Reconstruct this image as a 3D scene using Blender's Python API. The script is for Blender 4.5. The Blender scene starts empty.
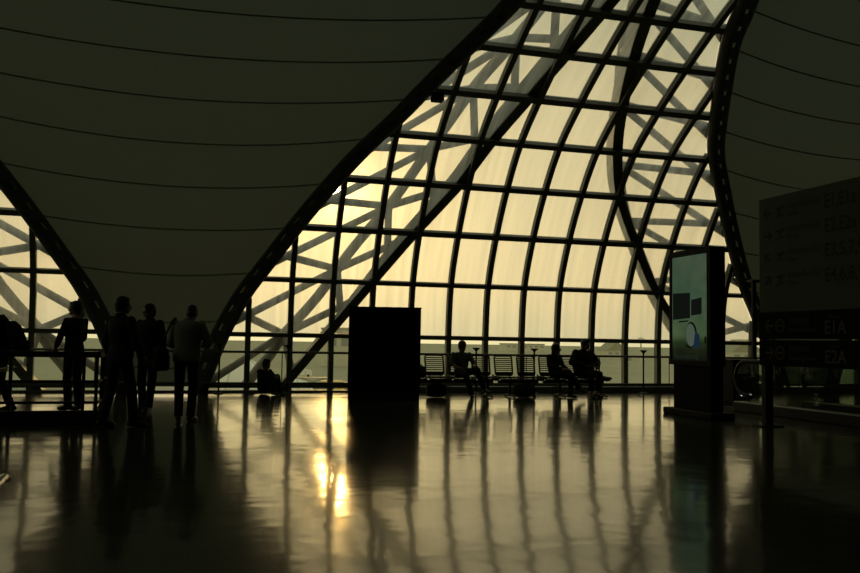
import bpy, bmesh, math, random
from mathutils import Vector, Matrix, Quaternion
random.seed(7)
PI = math.pi
C = bpy.context.scene.collection
V = Vector

# ------------------------------------------------------------------ materials
def mat(name, col, rough=.6, metal=0, spec=.5, noise=None, bump=None):
    m = bpy.data.materials.new(name); m.use_nodes = True
    nt = m.node_tree; b = nt.nodes['Principled BSDF']
    b.inputs['Base Color'].default_value = (*col, 1)
    b.inputs['Roughness'].default_value = rough
    b.inputs['Metallic'].default_value = metal
    b.inputs['Specular IOR Level'].default_value = spec
    if noise or bump:
        tc = nt.nodes.new('ShaderNodeTexCoord')
        nz = nt.nodes.new('ShaderNodeTexNoise')
        nz.inputs['Scale'].default_value = (noise or bump)[0]
        nz.inputs['Detail'].default_value = 5
        nt.links.new(tc.outputs['Object'], nz.inputs['Vector'])
        if noise:
            mx = nt.nodes.new('ShaderNodeMix'); mx.data_type = 'RGBA'
            k = noise[1]
            mx.inputs[6].default_value = (*[c*(1-k) for c in col], 1)
            mx.inputs[7].default_value = (*[min(1, c*(1+k)) for c in col], 1)
            nt.links.new(nz.outputs['Fac'], mx.inputs[0])
            nt.links.new(mx.outputs[2], b.inputs['Base Color'])
        if bump:
            bp = nt.nodes.new('ShaderNodeBump'); bp.inputs['Strength'].default_value = bump[1]
            bp.inputs['Distance'].default_value = .01
            nt.links.new(nz.outputs['Fac'], bp.inputs['Height'])
            nt.links.new(bp.outputs['Normal'], b.inputs['Normal'])
    return m

M = {}
M['frame'] = mat('painted_steel', (.15, .15, .115), .45, 0, .4, (3, .15))
M['truss'] = mat('truss_steel', (.20, .195, .16), .5, 0, .4, (2, .15))
M['chord'] = mat('edge_steel', (.10, .10, .08), .5, 0, .4, (4, .2))
M['dark'] = mat('dark_metal', (.018, .018, .018), .5, 0, .3, (6, .2))
M['alu'] = mat('aluminium', (.55, .55, .52), .35, .9, .5, (9, .1))
M['chrome'] = mat('chrome', (.75, .74, .70), .18, 1, .5, (9, .05))
M['chair'] = mat('chair_steel', (.022, .022, .02), .55, 0, .15, (9, .15))
M['black_lam'] = mat('black_laminate', (.007, .007, .007), .65, 0, .06, (3, .2))
M['black'] = mat('black_plastic', (.008, .008, .008), .6, 0, .10, (9, .2))
M['rubber'] = mat('black_rubber', (.015, .015, .015), .6, 0, .3, (9, .2))
def fabric_mat():
    m = mat('tensile_fabric', (.26, .28, .22), .85, 0, .2, (1.3, .07))
    nt = m.node_tree; b = nt.nodes['Principled BSDF']; o = nt.nodes['Material Output']
    t = nt.nodes.new('ShaderNodeBsdfTranslucent'); t.inputs[0].default_value = (.47, .55, .42, 1)
    mx = nt.nodes.new('ShaderNodeMixShader'); mx.inputs[0].default_value = .055
    nt.links.new(b.outputs[0], mx.inputs[1]); nt.links.new(t.outputs[0], mx.inputs[2]); nt.links.new(mx.outputs[0], o.inputs[0])
    return m
M['fabric'] = fabric_mat()
M['seam'] = M['fabric'].copy(); M['seam'].name = 'fabric_seam'
for n_ in M['seam'].node_tree.nodes:
    if n_.type == 'MIX_SHADER': n_.inputs[0].default_value = .03
M['shell'] = mat('unseen_dark_shell', (.12, .12, .095), .85, 0, .2, (1, .1))  # for the unseen shell that closes the vault against stray light
M['skin'] = mat('skin', (.22, .13, .085), .5, 0, .4, (20, .1))
M['hair'] = mat('black_hair', (.008, .007, .006), .5, 0, .4, (60, .3), (80, .5))
M['cloth_black'] = mat('black_cloth', (.012, .012, .013), .85, 0, .2, (30, .2), (25, .3))
M['cloth_navy'] = mat('navy_cloth', (.016, .018, .026), .85, 0, .2, (30, .2), (25, .3))
M['cloth_grey'] = mat('grey_cloth', (.13, .135, .11), .85, 0, .2, (30, .15), (25, .3))
M['cloth_pale'] = mat('pale_jacket_cloth', (.20, .205, .155), .85, 0, .2, (30, .12), (25, .3))
M['sock'] = mat('white_sock', (.75, .75, .70), .9, 0, .2, (30, .1))
M['shoe'] = mat('black_shoe', (.015, .014, .013), .45, 0, .4, (30, .2))
M['bag'] = mat('dark_bag', (.014, .014, .015), .8, 0, .25, (30, .2), (30, .4))
M['bagcheck'] = mat('dark_bag_weave', (.03, .03, .024), .8, 0, .25, (60, .5), (30, .4))
M['paper'] = mat('newsprint', (.72, .62, .40), .8, 0, .2, (40, .15))
M['signgrey'] = mat('grey_sign_face', (.10, .115, .10), .7, 0, .08, (2, .08))
M['signblack'] = mat('black_sign_face', (.004, .004, .004), .7, 0, .05, (2, .1))
M['ink'] = mat('black_lettering', (.012, .012, .012), .6, 0, .2, (9, .1))
M['inkgrey'] = mat('grey_lettering', (.06, .06, .057), .6, 0, .2, (9, .1))
M['plinth'] = mat('plinth_laminate', (.020, .020, .018), .6, 0, .12, (3, .15))
M['apron'] = mat('apron_concrete', (.35, .34, .24), .9, 0, .05, (.02, .18))
M['white'] = mat('white_roof_sheet', (.90, .89, .82), .6, 0, .3, (1, .06))
M['teal'] = mat('teal_roof', (.22, .42, .36), .5, 0, .4, (1, .1))
M['haze'] = mat('haze_paled_wall', (.60, .58, .46), .8, 0, .2, (.2, .1))  # distance haze put into the pale colour of far things
M['vehicle'] = mat('grey_vehicle_paint', (.30, .31, .28), .45, 0, .4, (1, .1))
M['yellow'] = mat('yellow_vehicle_paint', (.65, .50, .14), .45, 0, .4, (1, .1))

def emis(name, col, s):
    m = bpy.data.materials.new(name); m.use_nodes = True
    nt = m.node_tree; nt.nodes.clear()
    e = nt.nodes.new('ShaderNodeEmission'); o = nt.nodes.new('ShaderNodeOutputMaterial')
    e.inputs[0].default_value = (*col, 1); e.inputs[1].default_value = s
    nt.links.new(e.outputs[0], o.inputs[0]); return m
M['led'] = emis('white_led', (.9, 1, .95), 1.2)

def glass_mat(name, tint, frit_col, frit, streak):
    """thin pane: clear glass with a reflection, partly covered by a white frit that scatters the light"""
    m = bpy.data.materials.new(name); m.use_nodes = True
    nt = m.node_tree; nt.nodes.clear(); N = nt.nodes.new; L = nt.links.new
    out = N('ShaderNodeOutputMaterial')
    tr = N('ShaderNodeBsdfTransparent'); tr.inputs[0].default_value = (*tint, 1)
    tl = N('ShaderNodeBsdfTranslucent'); tl.inputs[0].default_value = (*frit_col, 1)
    gl = N('ShaderNodeBsdfGlossy'); gl.inputs['Roughness'].default_value = .03
    tc = N('ShaderNodeTexCoord'); mp = N('ShaderNodeMapping')
    mp.inputs['Scale'].default_value = (7, .35, .35)
    nz = N('ShaderNodeTexNoise'); nz.inputs['Scale'].default_value = 1; nz.inputs['Detail'].default_value = 4
    L(tc.outputs['Object'], mp.inputs[0]); L(mp.outputs[0], nz.inputs['Vector'])
    mr = N('ShaderNodeMapRange')
    mr.inputs['From Min'].default_value = .3; mr.inputs['From Max'].default_value = .7
    mr.inputs['To Min'].default_value = frit - streak; mr.inputs['To Max'].default_value = frit + streak
    L(nz.outputs['Fac'], mr.inputs['Value'])
    mx = N('ShaderNodeMixShader'); L(mr.outputs[0], mx.inputs[0]); L(tr.outputs[0], mx.inputs[1]); L(tl.outputs[0], mx.inputs[2])
    fr = N('ShaderNodeLayerWeight'); pw = N('ShaderNodeMath'); pw.operation = 'POWER'; pw.inputs[1].default_value = 5; L(fr.outputs['Facing'], pw.inputs[0])
    mf = N('ShaderNodeMapRange'); mf.inputs['To Min'].default_value = .045; mf.inputs['To Max'].default_value = .8; L(pw.outputs[0], mf.inputs['Value'])
    m2 = N('ShaderNodeMixShader'); L(mf.outputs[0], m2.inputs[0]); L(mx.outputs[0], m2.inputs[1]); L(gl.outputs[0], m2.inputs[2])
    L(m2.outputs[0], out.inputs[0]); return m
M['frit'] = glass_mat('fritted_glass', (.86, .84, .76), (.95, .94, .88), .34, .12)
M['clear'] = glass_mat('clear_glass', (.92, .93, .83), (.9, .9, .8), .06, .03)
M['balglass'] = glass_mat('balustrade_glass', (.62, .68, .62), (.5, .55, .5), .03, .02)

def floor_mat():
    m = bpy.data.materials.new('polished_floor_tiles'); m.use_nodes = True
    nt = m.node_tree; N = nt.nodes.new; L = nt.links.new; b = nt.nodes['Principled BSDF']
    tc = N('ShaderNodeTexCoord'); mp = N('ShaderNodeMapping'); mp.inputs['Location'].default_value = (-.05, .05, 0)
    L(tc.outputs['Object'], mp.inputs[0])
    br = N('ShaderNodeTexBrick'); br.offset = 0; br.inputs['Scale'].default_value = 1
    br.inputs['Brick Width'].default_value = .52; br.inputs['Row Height'].default_value = .52
    br.inputs['Mortar Size'].default_value = .003; br.inputs['Mortar Smooth'].default_value = .3
    br.inputs['Color1'].default_value = (.040, .042, .030, 1); br.inputs['Color2'].default_value = (.045, .047, .033, 1)
    br.inputs['Mortar'].default_value = (.13, .13, .10, 1); br.inputs['Bias'].default_value = 0
    L(mp.outputs[0], br.inputs['Vector'])
    L(br.outputs['Color'], b.inputs['Base Color'])
    b.inputs['Specular IOR Level'].default_value = .36; b.inputs['IOR'].default_value = 1.45
    nr = N('ShaderNodeTexNoise'); nr.inputs['Scale'].default_value = .9; nr.inputs['Detail'].default_value = 4
    L(tc.outputs['Object'], nr.inputs['Vector'])
    rr = N('ShaderNodeMapRange'); rr.inputs['To Min'].default_value = .11; rr.inputs['To Max'].default_value = .17
    L(nr.outputs['Fac'], rr.inputs['Value']); L(rr.outputs[0], b.inputs['Roughness'])
    b.inputs['Coat Weight'].default_value = .30; b.inputs['Coat Roughness'].default_value = .06; b.inputs['Coat IOR'].default_value = 1.45
    nz = N('ShaderNodeTexNoise'); nz.inputs['Scale'].default_value = 1.5; nz.inputs['Detail'].default_value = 2
    L(tc.outputs['Object'], nz.inputs['Vector'])
    n3 = N('ShaderNodeTexNoise'); n3.inputs['Scale'].default_value = 5; n3.inputs['Detail'].default_value = 1
    L(tc.outputs['Object'], n3.inputs['Vector'])
    am = N('ShaderNodeMath'); am.operation = 'MULTIPLY_ADD'; am.inputs[1].default_value = .16
    L(n3.outputs['Fac'], am.inputs[0]); L(nz.outputs['Fac'], am.inputs[2])
    bp = N('ShaderNodeBump'); bp.inputs['Strength'].default_value = .45; bp.inputs['Distance'].default_value = .012
    L(am.outputs[0], bp.inputs['Height']); L(bp.outputs['Normal'], b.inputs['Normal']); L(bp.outputs['Normal'], b.inputs['Coat Normal'])
    return m
M['floor'] = floor_mat()

# ------------------------------------------------------------------ mesh helpers
def obj(name, bm, m, parent=None, smooth=False, loc=None):
    me = bpy.data.meshes.new(name)
    bmesh.ops.recalc_face_normals(bm, faces=bm.faces[:])
    bm.to_mesh(me); bm.free()
    if smooth:
        for p in me.polygons: p.use_smooth = True
    for mm in (m if isinstance(m, (list, tuple)) else [m]): me.materials.append(mm)
    o = bpy.data.objects.new(name, me); C.objects.link(o)
    if parent is not None: o.parent = parent
    if loc is not None: o.location = loc
    return o

def tag(o, label=None, cat=None, group=None, kind=None):
    if label: o['label'] = label
    if cat: o['category'] = cat
    if group: o['group'] = group
    if kind: o['kind'] = kind
    return o

def empty(name, loc=(0, 0, 0), rz=0, label=None, cat=None, group=None, kind=None):
    o = bpy.data.objects.new(name, None); C.objects.link(o)
    o.empty_display_size = .1; o.location = loc; o.rotation_euler = (0, 0, rz)
    return tag(o, label, cat, group, kind)

def copy_tree(o, parent=None):
    c = o.copy(); C.objects.link(c)
    if parent is not None: c.parent = parent
    for ch in list(o.children): copy_tree(ch, c)
    return c

def B(): return bmesh.new()

def box(bm, lo, hi, mtx=None, bev=0):
    x0, y0, z0 = lo; x1, y1, z1 = hi
    r = bmesh.ops.create_cube(bm, size=1)
    vs = r['verts']
    for v in vs:
        v.co = V(((x0+x1)/2 + v.co.x*(x1-x0), (y0+y1)/2 + v.co.y*(y1-y0), (z0+z1)/2 + v.co.z*(z1-z0)))
    if bev:
        es = list({e for v in vs for e in v.link_edges})
        g = bmesh.ops.bevel(bm, geom=es, offset=bev, segments=2, affect='EDGES', profile=.5)
        vs = list({v for f in g['faces'] for v in f.verts} | {v for v in vs if v.is_valid})
    if mtx is not None:
        for v in vs: v.co = mtx @ v.co
    return bm

def tube(bm, pts, rad, seg=10, caps=True, up=None):
    """swept round tube through pts; rad one number or a list"""
    pts = [V(p) for p in pts]; n = len(pts)
    rs = rad if isinstance(rad, (list, tuple)) else [rad]*n
    rings = []; prev = None
    for i, p in enumerate(pts):
        t = (pts[min(i+1, n-1)] - pts[max(i-1, 0)])
        t = t.normalized() if t.length > 1e-9 else V((0, 0, 1))
        if prev is None:
            a = up or (V((0, 0, 1)) if abs(t.z) < .9 else V((1, 0, 0)))
            x = a.cross(t).normalized()
        else:
            x = (prev - t*prev.dot(t)).normalized()
        prev = x; y = t.cross(x)
        rings.append([bm.verts.new(p + (x*math.cos(2*PI*k/seg) + y*math.sin(2*PI*k/seg))*rs[i]) for k in range(seg)])
    for a, b in zip(rings, rings[1:]):
        for k in range(seg): bm.faces.new((a[k], a[(k+1) % seg], b[(k+1) % seg], b[k]))
    if caps:
        bm.faces.new(rings[0][::-1]); bm.faces.new(rings[-1])
    return bm

def ball(bm, c, r, seg=14, rot=None):
    """ellipsoid"""
    if not isinstance(r, (list, tuple)): r = (r, r, r)
    g = bmesh.ops.create_uvsphere(bm, u_segments=seg, v_segments=max(6, seg*2//3), radius=1)
    for v in g['verts']:
        q = V((v.co.x*r[0], v.co.y*r[1], v.co.z*r[2]))
        if rot is not None: q = rot @ q
        v.co = q + V(c)
    return bm

def capsule(bm, a, b, ra, rb, seg=12):
    tube(bm, [a, b], [ra, rb], seg)
    ball(bm, a, ra, seg); ball(bm, b, rb, seg)

def loft(bm, rings, seg=18):
    """rings: (center, lateral axis, depth axis, rx, ry)"""
    R = []
    for c, a, b, rx, ry in rings:
        c, a, b = V(c), V(a).normalized(), V(b).normalized()
        R.append([bm.verts.new(c + a*(rx*math.cos(2*PI*k/seg)) + b*(ry*math.sin(2*PI*k/seg))) for k in range(seg)])
    for p, q in zip(R, R[1:]):
        for k in range(seg): bm.faces.new((p[k], p[(k+1) % seg], q[(k+1) % seg], q[k]))
    bm.faces.new(R[0][::-1]); bm.faces.new(R[-1])
    return bm

def lathe(bm, prof, c=(0, 0, 0), seg=20):
    c = V(c); R = []
    for r, z in prof:
        R.append([bm.verts.new(c + V((r*math.cos(2*PI*k/seg), r*math.sin(2*PI*k/seg), z))) for k in range(seg)])
    for p, q in zip(R, R[1:]):
        for k in range(seg): bm.faces.new((p[k], p[(k+1) % seg], q[(k+1) % seg], q[k]))
    bm.faces.new(R[0][::-1]); bm.faces.new(R[-1])
    return bm

def prism(bm, poly, d0, d1, f):
    """extrude 2-D polygon between depths d0, d1; f(u, v, d) gives the point"""
    a = [bm.verts.new(f(u, v, d0)) for u, v in poly]; b = [bm.verts.new(f(u, v, d1)) for u, v in poly]
    n = len(poly)
    bm.faces.new(a[::-1]); bm.faces.new(b)
    for i in range(n): bm.faces.new((a[i], a[(i+1) % n], b[(i+1) % n], b[i]))
    return bm

def remeshed(name, bm, m, parent, voxel=.009, smooth=2):
    """weld overlapping closed pieces into one continuous skin"""
    me = bpy.data.meshes.new('tmp'); bm.to_mesh(me); bm.free()
    t = bpy.data.objects.new('tmp', me); C.objects.link(t)
    r = t.modifiers.new('r', 'REMESH'); r.mode = 'VOXEL'; r.voxel_size = voxel; r.use_smooth_shade = True
    if smooth:
        s = t.modifiers.new('s', 'SMOOTH'); s.iterations = smooth; s.factor = .5
    dg = bpy.context.evaluated_depsgraph_get(); dg.update()
    new = bpy.data.meshes.new_from_object(t.evaluated_get(dg))
    bpy.data.objects.remove(t); bpy.data.meshes.remove(me)
    new.name = name; new.materials.clear(); new.materials.append(m)
    for p in new.polygons: p.use_smooth = True
    o = bpy.data.objects.new(name, new); C.objects.link(o); o.parent = parent
    return o

def text_mesh(bm, s, h, f, align='LEFT', depth=.006, bold=0):
    """lettering of cap height h drawn with f(u, v, d) -> point"""
    c = bpy.data.curves.new('tmp', 'FONT'); c.body = s; c.size = h/.72; c.align_x = align; c.resolution_u = 3; c.offset = bold
    o = bpy.data.objects.new('tmp', c); C.objects.link(o)
    dg = bpy.context.evaluated_depsgraph_get(); dg.update()
    me = bpy.data.meshes.new_from_object(o.evaluated_get(dg))
    base = [bm.verts.new(f(v.co.x, v.co.y, depth)) for v in me.vertices]
    for p in me.polygons:
        try: bm.faces.new([base[i] for i in p.vertices])
        except ValueError: pass
    bpy.data.objects.remove(o); bpy.data.curves.remove(c); bpy.data.meshes.remove(me)

# ------------------------------------------------------------------ the vault (cross section in Y-Z, runs along X)
PR = [(19.10, 0), (19.10, .62), (19.10, 1.25), (18.957, 2.469), (18.457, 3.587), (17.794, 4.587), (17.02, 5.447), (16.01, 6.151),
      (14.97, 6.755), (14.0, 7.255), (12.98, 7.71), (11.93, 8.09), (10.85, 8.4), (9.75, 8.64), (8.6, 8.82), (7.4, 8.92), (6.2, 8.96), (5., 8.97)]
def catmull(P, n=8):
    out = []
    for i in range(len(P)-1):
        p0, p1, p2, p3 = P[max(i-1, 0)], P[i], P[i+1], P[min(i+2, len(P)-1)]
        for k in range(n):
            t = k/n
            out.append(tuple(.5*((2*b)+(-a+c)*t+(2*a-5*b+4*c-d)*t*t+(-a+3*b-3*c+d)*t**3) for a, b, c, d in zip(p0, p1, p2, p3)))
    out.append(P[-1]); return out
PF = catmull(PR)
SL = [0.0]
for a, b in zip(PF, PF[1:]): SL.append(SL[-1] + math.hypot(b[0]-a[0], b[1]-a[1]))
SMAX = SL[-1]
ROW = SL[::8]                                                   # arc length of the transoms
def interp(x, xs, ys):
    if x <= xs[0]: return ys[0]
    for i in range(len(xs)-1):
        if x <= xs[i+1]: return ys[i] + (ys[i+1]-ys[i])*(x-xs[i])/(xs[i+1]-xs[i])
    return ys[-1]
PY = [p[0] for p in PF]; PZ = [p[1] for p in PF]
def prof(s, off=0):
    y, z = interp(s, SL, PY), interp(s, SL, PZ)
    e = .15
    ty = interp(s+e, SL, PY) - interp(s-e, SL, PY); tz = interp(s+e, SL, PZ) - interp(s-e, SL, PZ)
    l = math.hypot(ty, tz) or 1
    return y + tz/l*off, z - ty/l*off
def vp(x, s, off=0):
    y, z = prof(s, off); return V((x, y, z))
def smoothtab(xs, ys):
    P = catmull(list(zip(xs, ys)), 6); return [p[0] for p in P], [p[1] for p in P]
E_T = smoothtab([0, .17, 1.2, 2.13, 2.85, 4.1, 5.3, 6.44, 7.4, 8.19, 8.74, 9.5, 10.25, 12, 14, 16, 18.9],
                [.9, .97, 1.33, 1.79, 2.25, 3.02, 3.77, 4.50, 4.97, 5.34, 5.60, 5.92, 6.13, 6.75, 7.3, 7.7, 8.04])
B_T = smoothtab([0, .15, 2.3, 3.6, 4.45, 5.05, 6.1, 7.1, 8.4, 9.3, 10.5, 12, 13],
                [2.42, 2.55, 4.30, 5.22, 5.80, 6.15, 6.58, 6.93, 7.30, 7.52, 7.75, 7.95, 8.03])
C_T = smoothtab([0, 1.2, 2.5, 3.85, 5.2, 6.2, 7.8, 9.5, 11.5], [1.75, 2.65, 3.85, 4.95, 5.70, 6.2, 6.85, 7.3, 7.7])
def eh(s): return interp(s, *E_T)                                # half width of a membrane bay
def bh(s): return interp(s, *B_T)                                # second truss chord
def ch(s): return interp(s, *C_T)                                # outer truss chord
HALF = 8.04
XM = [-.36, 15.72]                                              # centres of the membrane bays
XG = [-8.40, 7.68, 23.76]                                       # centres of the glazed bays
XMIN, XMAX = -17.5, 25.0
S_TOP = ROW[10]

# ------------------------------------------------------------------ setting: floor, walls, ceiling
def build_shell():
    bm = B(); box(bm, (XMIN-.3, -10.5, -.35), (XMAX+.3, 19.25, 0))
    tag(obj('floor', bm, M['floor']), 'dark polished tile floor mirroring the bright glazing', 'floor', kind='structure')
    # unseen rear half of the vault, closed and dark to cut stray light
    bm = B(); cols = [XMIN, XMAX]; prev = None
    for i in range(len(PF)-1, -1, -4):
        y, z = PF[i]; ym = 10 - y
        r = [bm.verts.new((x, ym, z)) for x in cols]
        if prev: bm.faces.new((prev[0], prev[1], r[1], r[0]))
        prev = r
    r = [bm.verts.new((x, 5., 8.97)) for x in cols]
    tag(obj('closing_wall_back', bm, M['shell']), 'unseen dark lining behind the viewer, closed to cut stray light', 'wall', kind='structure')
    for nm, x in (('closing_wall_left', XMIN), ('closing_wall_right', XMAX)):  # added closures out of view; the hall itself runs on
        bm = B(); ring = [(y, z) for y, z in PF[::4]] + [(10-y, z) for y, z in PF[::-4]][1:]
        bm.faces.new([bm.verts.new((x, y, z)) for y, z in ring])
        tag(obj(nm, bm, M['shell']), 'unseen dark wall added to close the vault end against light', 'wall', kind='structure')
    # kerb below the glazing: a solid upstand at right, a low one with a glazed slot at left
    bm = B(); box(bm, (4.2, 18.88, 0), (XMAX, 19.22, .125), bev=.012); box(bm, (XMIN, 18.95, 0), (4.2, 19.22, .045), bev=.006)
    tag(obj('baseboard_front', bm, M['frame']), 'low dark kerb along the foot of the glazing', 'kerb', kind='structure')
    bm = B(); box(bm, (4.2, 18.86, .125), (XMAX, 19.2, .14), bev=.004)
    tag(obj('trim_1', bm, M['alu']), 'bright metal cover strip on top of the kerb', 'trim', kind='structure')
    bm = B(); box(bm, (XMIN, 18.98, .125), (4.2, 19.16, .185), bev=.006)
    tag(obj('trim_2', bm, M['frame']), 'dark sill bar over the bright slot at the foot of the left glazing', 'trim', kind='structure')

def membrane(xc, idx, label):
    """doubly curved fabric between two edge trusses"""
    bm = B(); nu, rows = 24, []
    s = .15; svals = []
    while s < SMAX: svals.append(s); s += .25
    svals.append(SMAX)
    def pt(u, s0):
        w = eh(min(s0, SMAX)) - .05
        x = u*w
        ss = min(max(s0 + .052*(x*x - .5*w*w)*min(1, s0/1.5)*(1 if s0 < SMAX-3 else max(0, (SMAX-s0)/3)), 0), SMAX)
        w2 = eh(ss) - .05
        x = u*w2
        off = -.06 + .42*(1-u*u)*min(1, s0/3)*(1 if s0 < SMAX-3 else max(0, (SMAX-s0)/3))
        p = vp(xc + x, ss, off)
        return p
    for s0 in svals:
        row = []
        for k in range(nu+1):
            p = pt(-1 + 2*k/nu, s0)
            p.x = min(max(p.x, XMIN), XMAX)
            row.append(bm.verts.new(p))
        rows.append(row)
    for a, b in zip(rows, rows[1:]):
        for k in range(nu):
            try: bm.faces.new((a[k], a[k+1], b[k+1], b[k]))
            except ValueError: pass
    bmesh.ops.remove_doubles(bm, verts=bm.verts[:], dist=1e-4)
    o = tag(obj('ceiling', bm, M['fabric'], smooth=True), label, 'fabric ceiling', kind='structure')
    # welded seams: parabolas s = s0 + k x^2
    for j in range(14):
        s0 = (.50, 1.46, 2.43, 3.36, 4.29, 5.24, 6.17, 7.18, 8.2, 9.2, 10.2, 11.2, 12.2, 13.2)[j]
        pts = []
        for k in range(41):
            u = -1 + k/20
            # find where the seam meets this u
            ss = s0
            for _ in range(12): ss = s0 + max(.026, .060 - .0034*s0)*(u*(eh(ss)-.05))**2
            if ss > SMAX-3.2: continue
            w = eh(ss) - .05
            off = -.075 + .42*(1-u*u)*min(1, ss/3)
            pts.append(vp(xc + u*w, ss, off))
        if len(pts) < 6 or pts[0].z < 0: continue
        pts = [p for p in pts if XMIN < p.x < XMAX]
        sb = B(); tube(sb, pts, .015, 6)
        obj('seam', sb, M['seam'], o, True)
    return o

def glazing(xc, n, label):
    root = empty('window_%d' % n, (xc, 19.1, 0), 0, label, 'window', kind='structure')
    org = V((xc, 19.1, 0))
    xs = [.91*k for k in range(-8, 9)]
    if n == 1: xs = [x + .055 for x in xs]
    # panes
    bm = B()
    lim = lambda x: min(max(x, XMIN - xc), XMAX - xc)
    ss = []
    for a, b in zip(ROW[:10], ROW[1:11]):
        ss += [a + (b-a)*k/4 for k in range(4)]
    ss.append(S_TOP)
    for a, b in zip(ss, ss[1:]):
        wa, wb = HALF - eh(a), HALF - eh(b)
        for x0, x1 in zip(xs, xs[1:]):
            q = [(max(x0, -wa), a), (min(x1, wa), a), (min(x1, wb), b), (max(x0, -wb), b)]
            if q[1][0] <= q[0][0] and q[2][0] <= q[3][0]: continue
            if q[1][0] < q[0][0]: m_ = x0 if x0 > 0 else x1; q[0] = (m_, a); q[1] = (m_, a)
            if q[2][0] < q[3][0]: m_ = x0 if x0 > 0 else x1; q[2] = (m_, b); q[3] = (m_, b)
            P = []
            for x, s_ in q:
                p = vp(xc + lim(x), s_) - org
                if not P or (p - P[-1]).length > 1e-4: P.append(p)
            if (P[0]-P[-1]).length < 1e-4: P.pop()
            if len(P) < 3 or abs(P[0].x-P[1].x) + abs(P[-1].x-P[-2].x) < 1e-4: continue
            f = bm.faces.new([bm.verts.new(p) for p in P])
            f.material_index = 1 if b <= ROW[2] + 1e-6 else 0
    obj('glazing', bm, [M['frit'], M['clear']], root)
    # mullions
    for x in xs:
        if not XMIN < xc + x < XMAX: continue
        top = 0
        for k in range(400):
            s_ = S_TOP*k/399
            if HALF - eh(s_) > abs(x) - .02: top = s_
        if top < .6: continue
        nseg = max(3, int(top/.22)); prev = None; bm = B()
        w = .058
        for k in range(nseg+1):
            s_ = top*k/nseg
            r = [bm.verts.new(vp(xc+x+dx, s_, of) - org) for dx, of in ((-w, -.11), (w, -.11), (w, .03), (-w, .03))]
            if prev:
                for i in range(4): bm.faces.new((prev[i], prev[(i+1) % 4], r[(i+1) % 4], r[i]))
            else: bm.faces.new(r)
            prev = r
        bm.faces.new(prev)
        obj('mullion', bm, M['frame'], root)
    # transoms (with a slim outside cap)
    for i, s_ in enumerate([.14] + ROW[2:11]):
        w = HALF - eh(s_) + .05
        a, b = max(xc - w, XMIN), min(xc + w, XMAX)
        y, z = prof(s_); y1, z1 = prof(s_ + .1); ty, tz = (y1-y)/math.hypot(y1-y, z1-z), (z1-z)/math.hypot(y1-y, z1-z)
        hh = .074 if i > 5 else .060 if i > 2 else .047
        bm = B()
        def f(u, v, d):       # u along the slope, v outward
            return V((d, y + ty*u + tz*v, z + tz*u - ty*v)) - org
        prism(bm, [(-hh, -.10), (hh, -.10), (hh, .03), (-hh, .03)], a, b, f)
        obj('transom', bm, M['frame'], root)
    return root

def box_beam(bm, pts, wx, offs):
    prev = None
    for (x, s_) in pts:
        r = [bm.verts.new(vp(x+dx, s_, of)) for dx, of in ((-wx, offs[0]), (wx, offs[0]), (wx, offs[1]), (-wx, offs[1]))]
        if prev:
            for i in range(4): bm.faces.new((prev[i], prev[(i+1) % 4], r[(i+1) % 4], r[i]))
        else: bm.faces.new(r)
        prev = r
    bm.faces.new(prev)

def truss(xc, sg, label):
    """three-chord arched truss along one edge of a membrane; sg is the side of the membrane it stands on"""
    root = empty('roof_truss', (xc + sg*.8, 19.1, 0), 0, label, 'roof truss', 'arched steel trusses between fabric and glass')
    org = V(root.location)
    ss = [.02 + .25*k for k in range(int(SMAX/.25))]
    ss = [s for s in ss if XMIN + .3 < xc + sg*ch(min(s, 11)) < XMAX - .3 and XMIN + .3 < xc + sg*eh(s) < XMAX - .3]
    def sh(bm):
        for v in bm.verts: v.co -= org
        return bm
    bm = B(); tube(bm, [vp(xc + sg*(eh(s)-.115), s, -.10) for s in ss], .12, 10)
    obj('edge_chord', sh(bm), M['chord'], root, True)
    bm = B(); tube(bm, [vp(xc + sg*(eh(s)-.36), s, -.14) for s in ss], .055, 8)
    obj('clamp_rail', sh(bm), M['chord'], root, True)
    # clamp plates that bolt the fabric to the chord
    s = .35
    while s < 11.2:
        if s < ss[-1]:
            bm = B()
            a = vp(xc + sg*(eh(s)-.40), s, -.17); b = vp(xc + sg*(eh(s)-.18), s, -.20)
            t = (vp(xc + sg*(eh(s+.1)-.30), s+.1, -.18) - vp(xc + sg*(eh(s)-.30), s, -.18)).normalized()
            n = (b-a).cross(t).normalized()
            q = [a - t*.15, b - t*.15, b + t*.15, a + t*.15]
            lo = [bm.verts.new(p - n*.012) for p in q]; hi = [bm.verts.new(p + n*.012) for p in q]
            bm.faces.new(lo[::-1]); bm.faces.new(hi)
            for i in range(4): bm.faces.new((lo[i], lo[(i+1) % 4], hi[(i+1) % 4], hi[i]))
            obj('clamp_plate', sh(bm), M['chord'], root)
        s += .42
    bs = [s for s in ss if s <= 12.6]
    bm = B(); box_beam(bm, [(xc + sg*bh(s), s) for s in bs], .12, (-.03, .42))
    obj('inner_chord', sh(bm), M['frame'], root)
    cs = [s for s in ss if s <= 11.3]
    bm = B(); tube(bm, [vp(xc + sg*ch(s), s, 1.3) for s in cs], .12, 10)
    obj('outer_chord', sh(bm), M['truss'], root, True)
    k = 0; s = 1.2
    while s < 11:
        nd = vp(xc + sg*ch(s), s, 1.3)
        for d in (-1.05, .55):
            for h, of in ((eh, .02), (bh, .40)):
                q = s + d + (.25 if h is bh else 0)
                if q < 0: q = .05
                if q > 12 or not XMIN < xc + sg*h(q) < XMAX: continue
                bm = B(); tube(bm, [nd, vp(xc + sg*(h(q) - (.13 if h is eh else 0)), q, of)], .085, 10)
                obj('web_member', sh(bm), M['truss'], root, True)
        s += 1.3; k += 1
    return root

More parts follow.
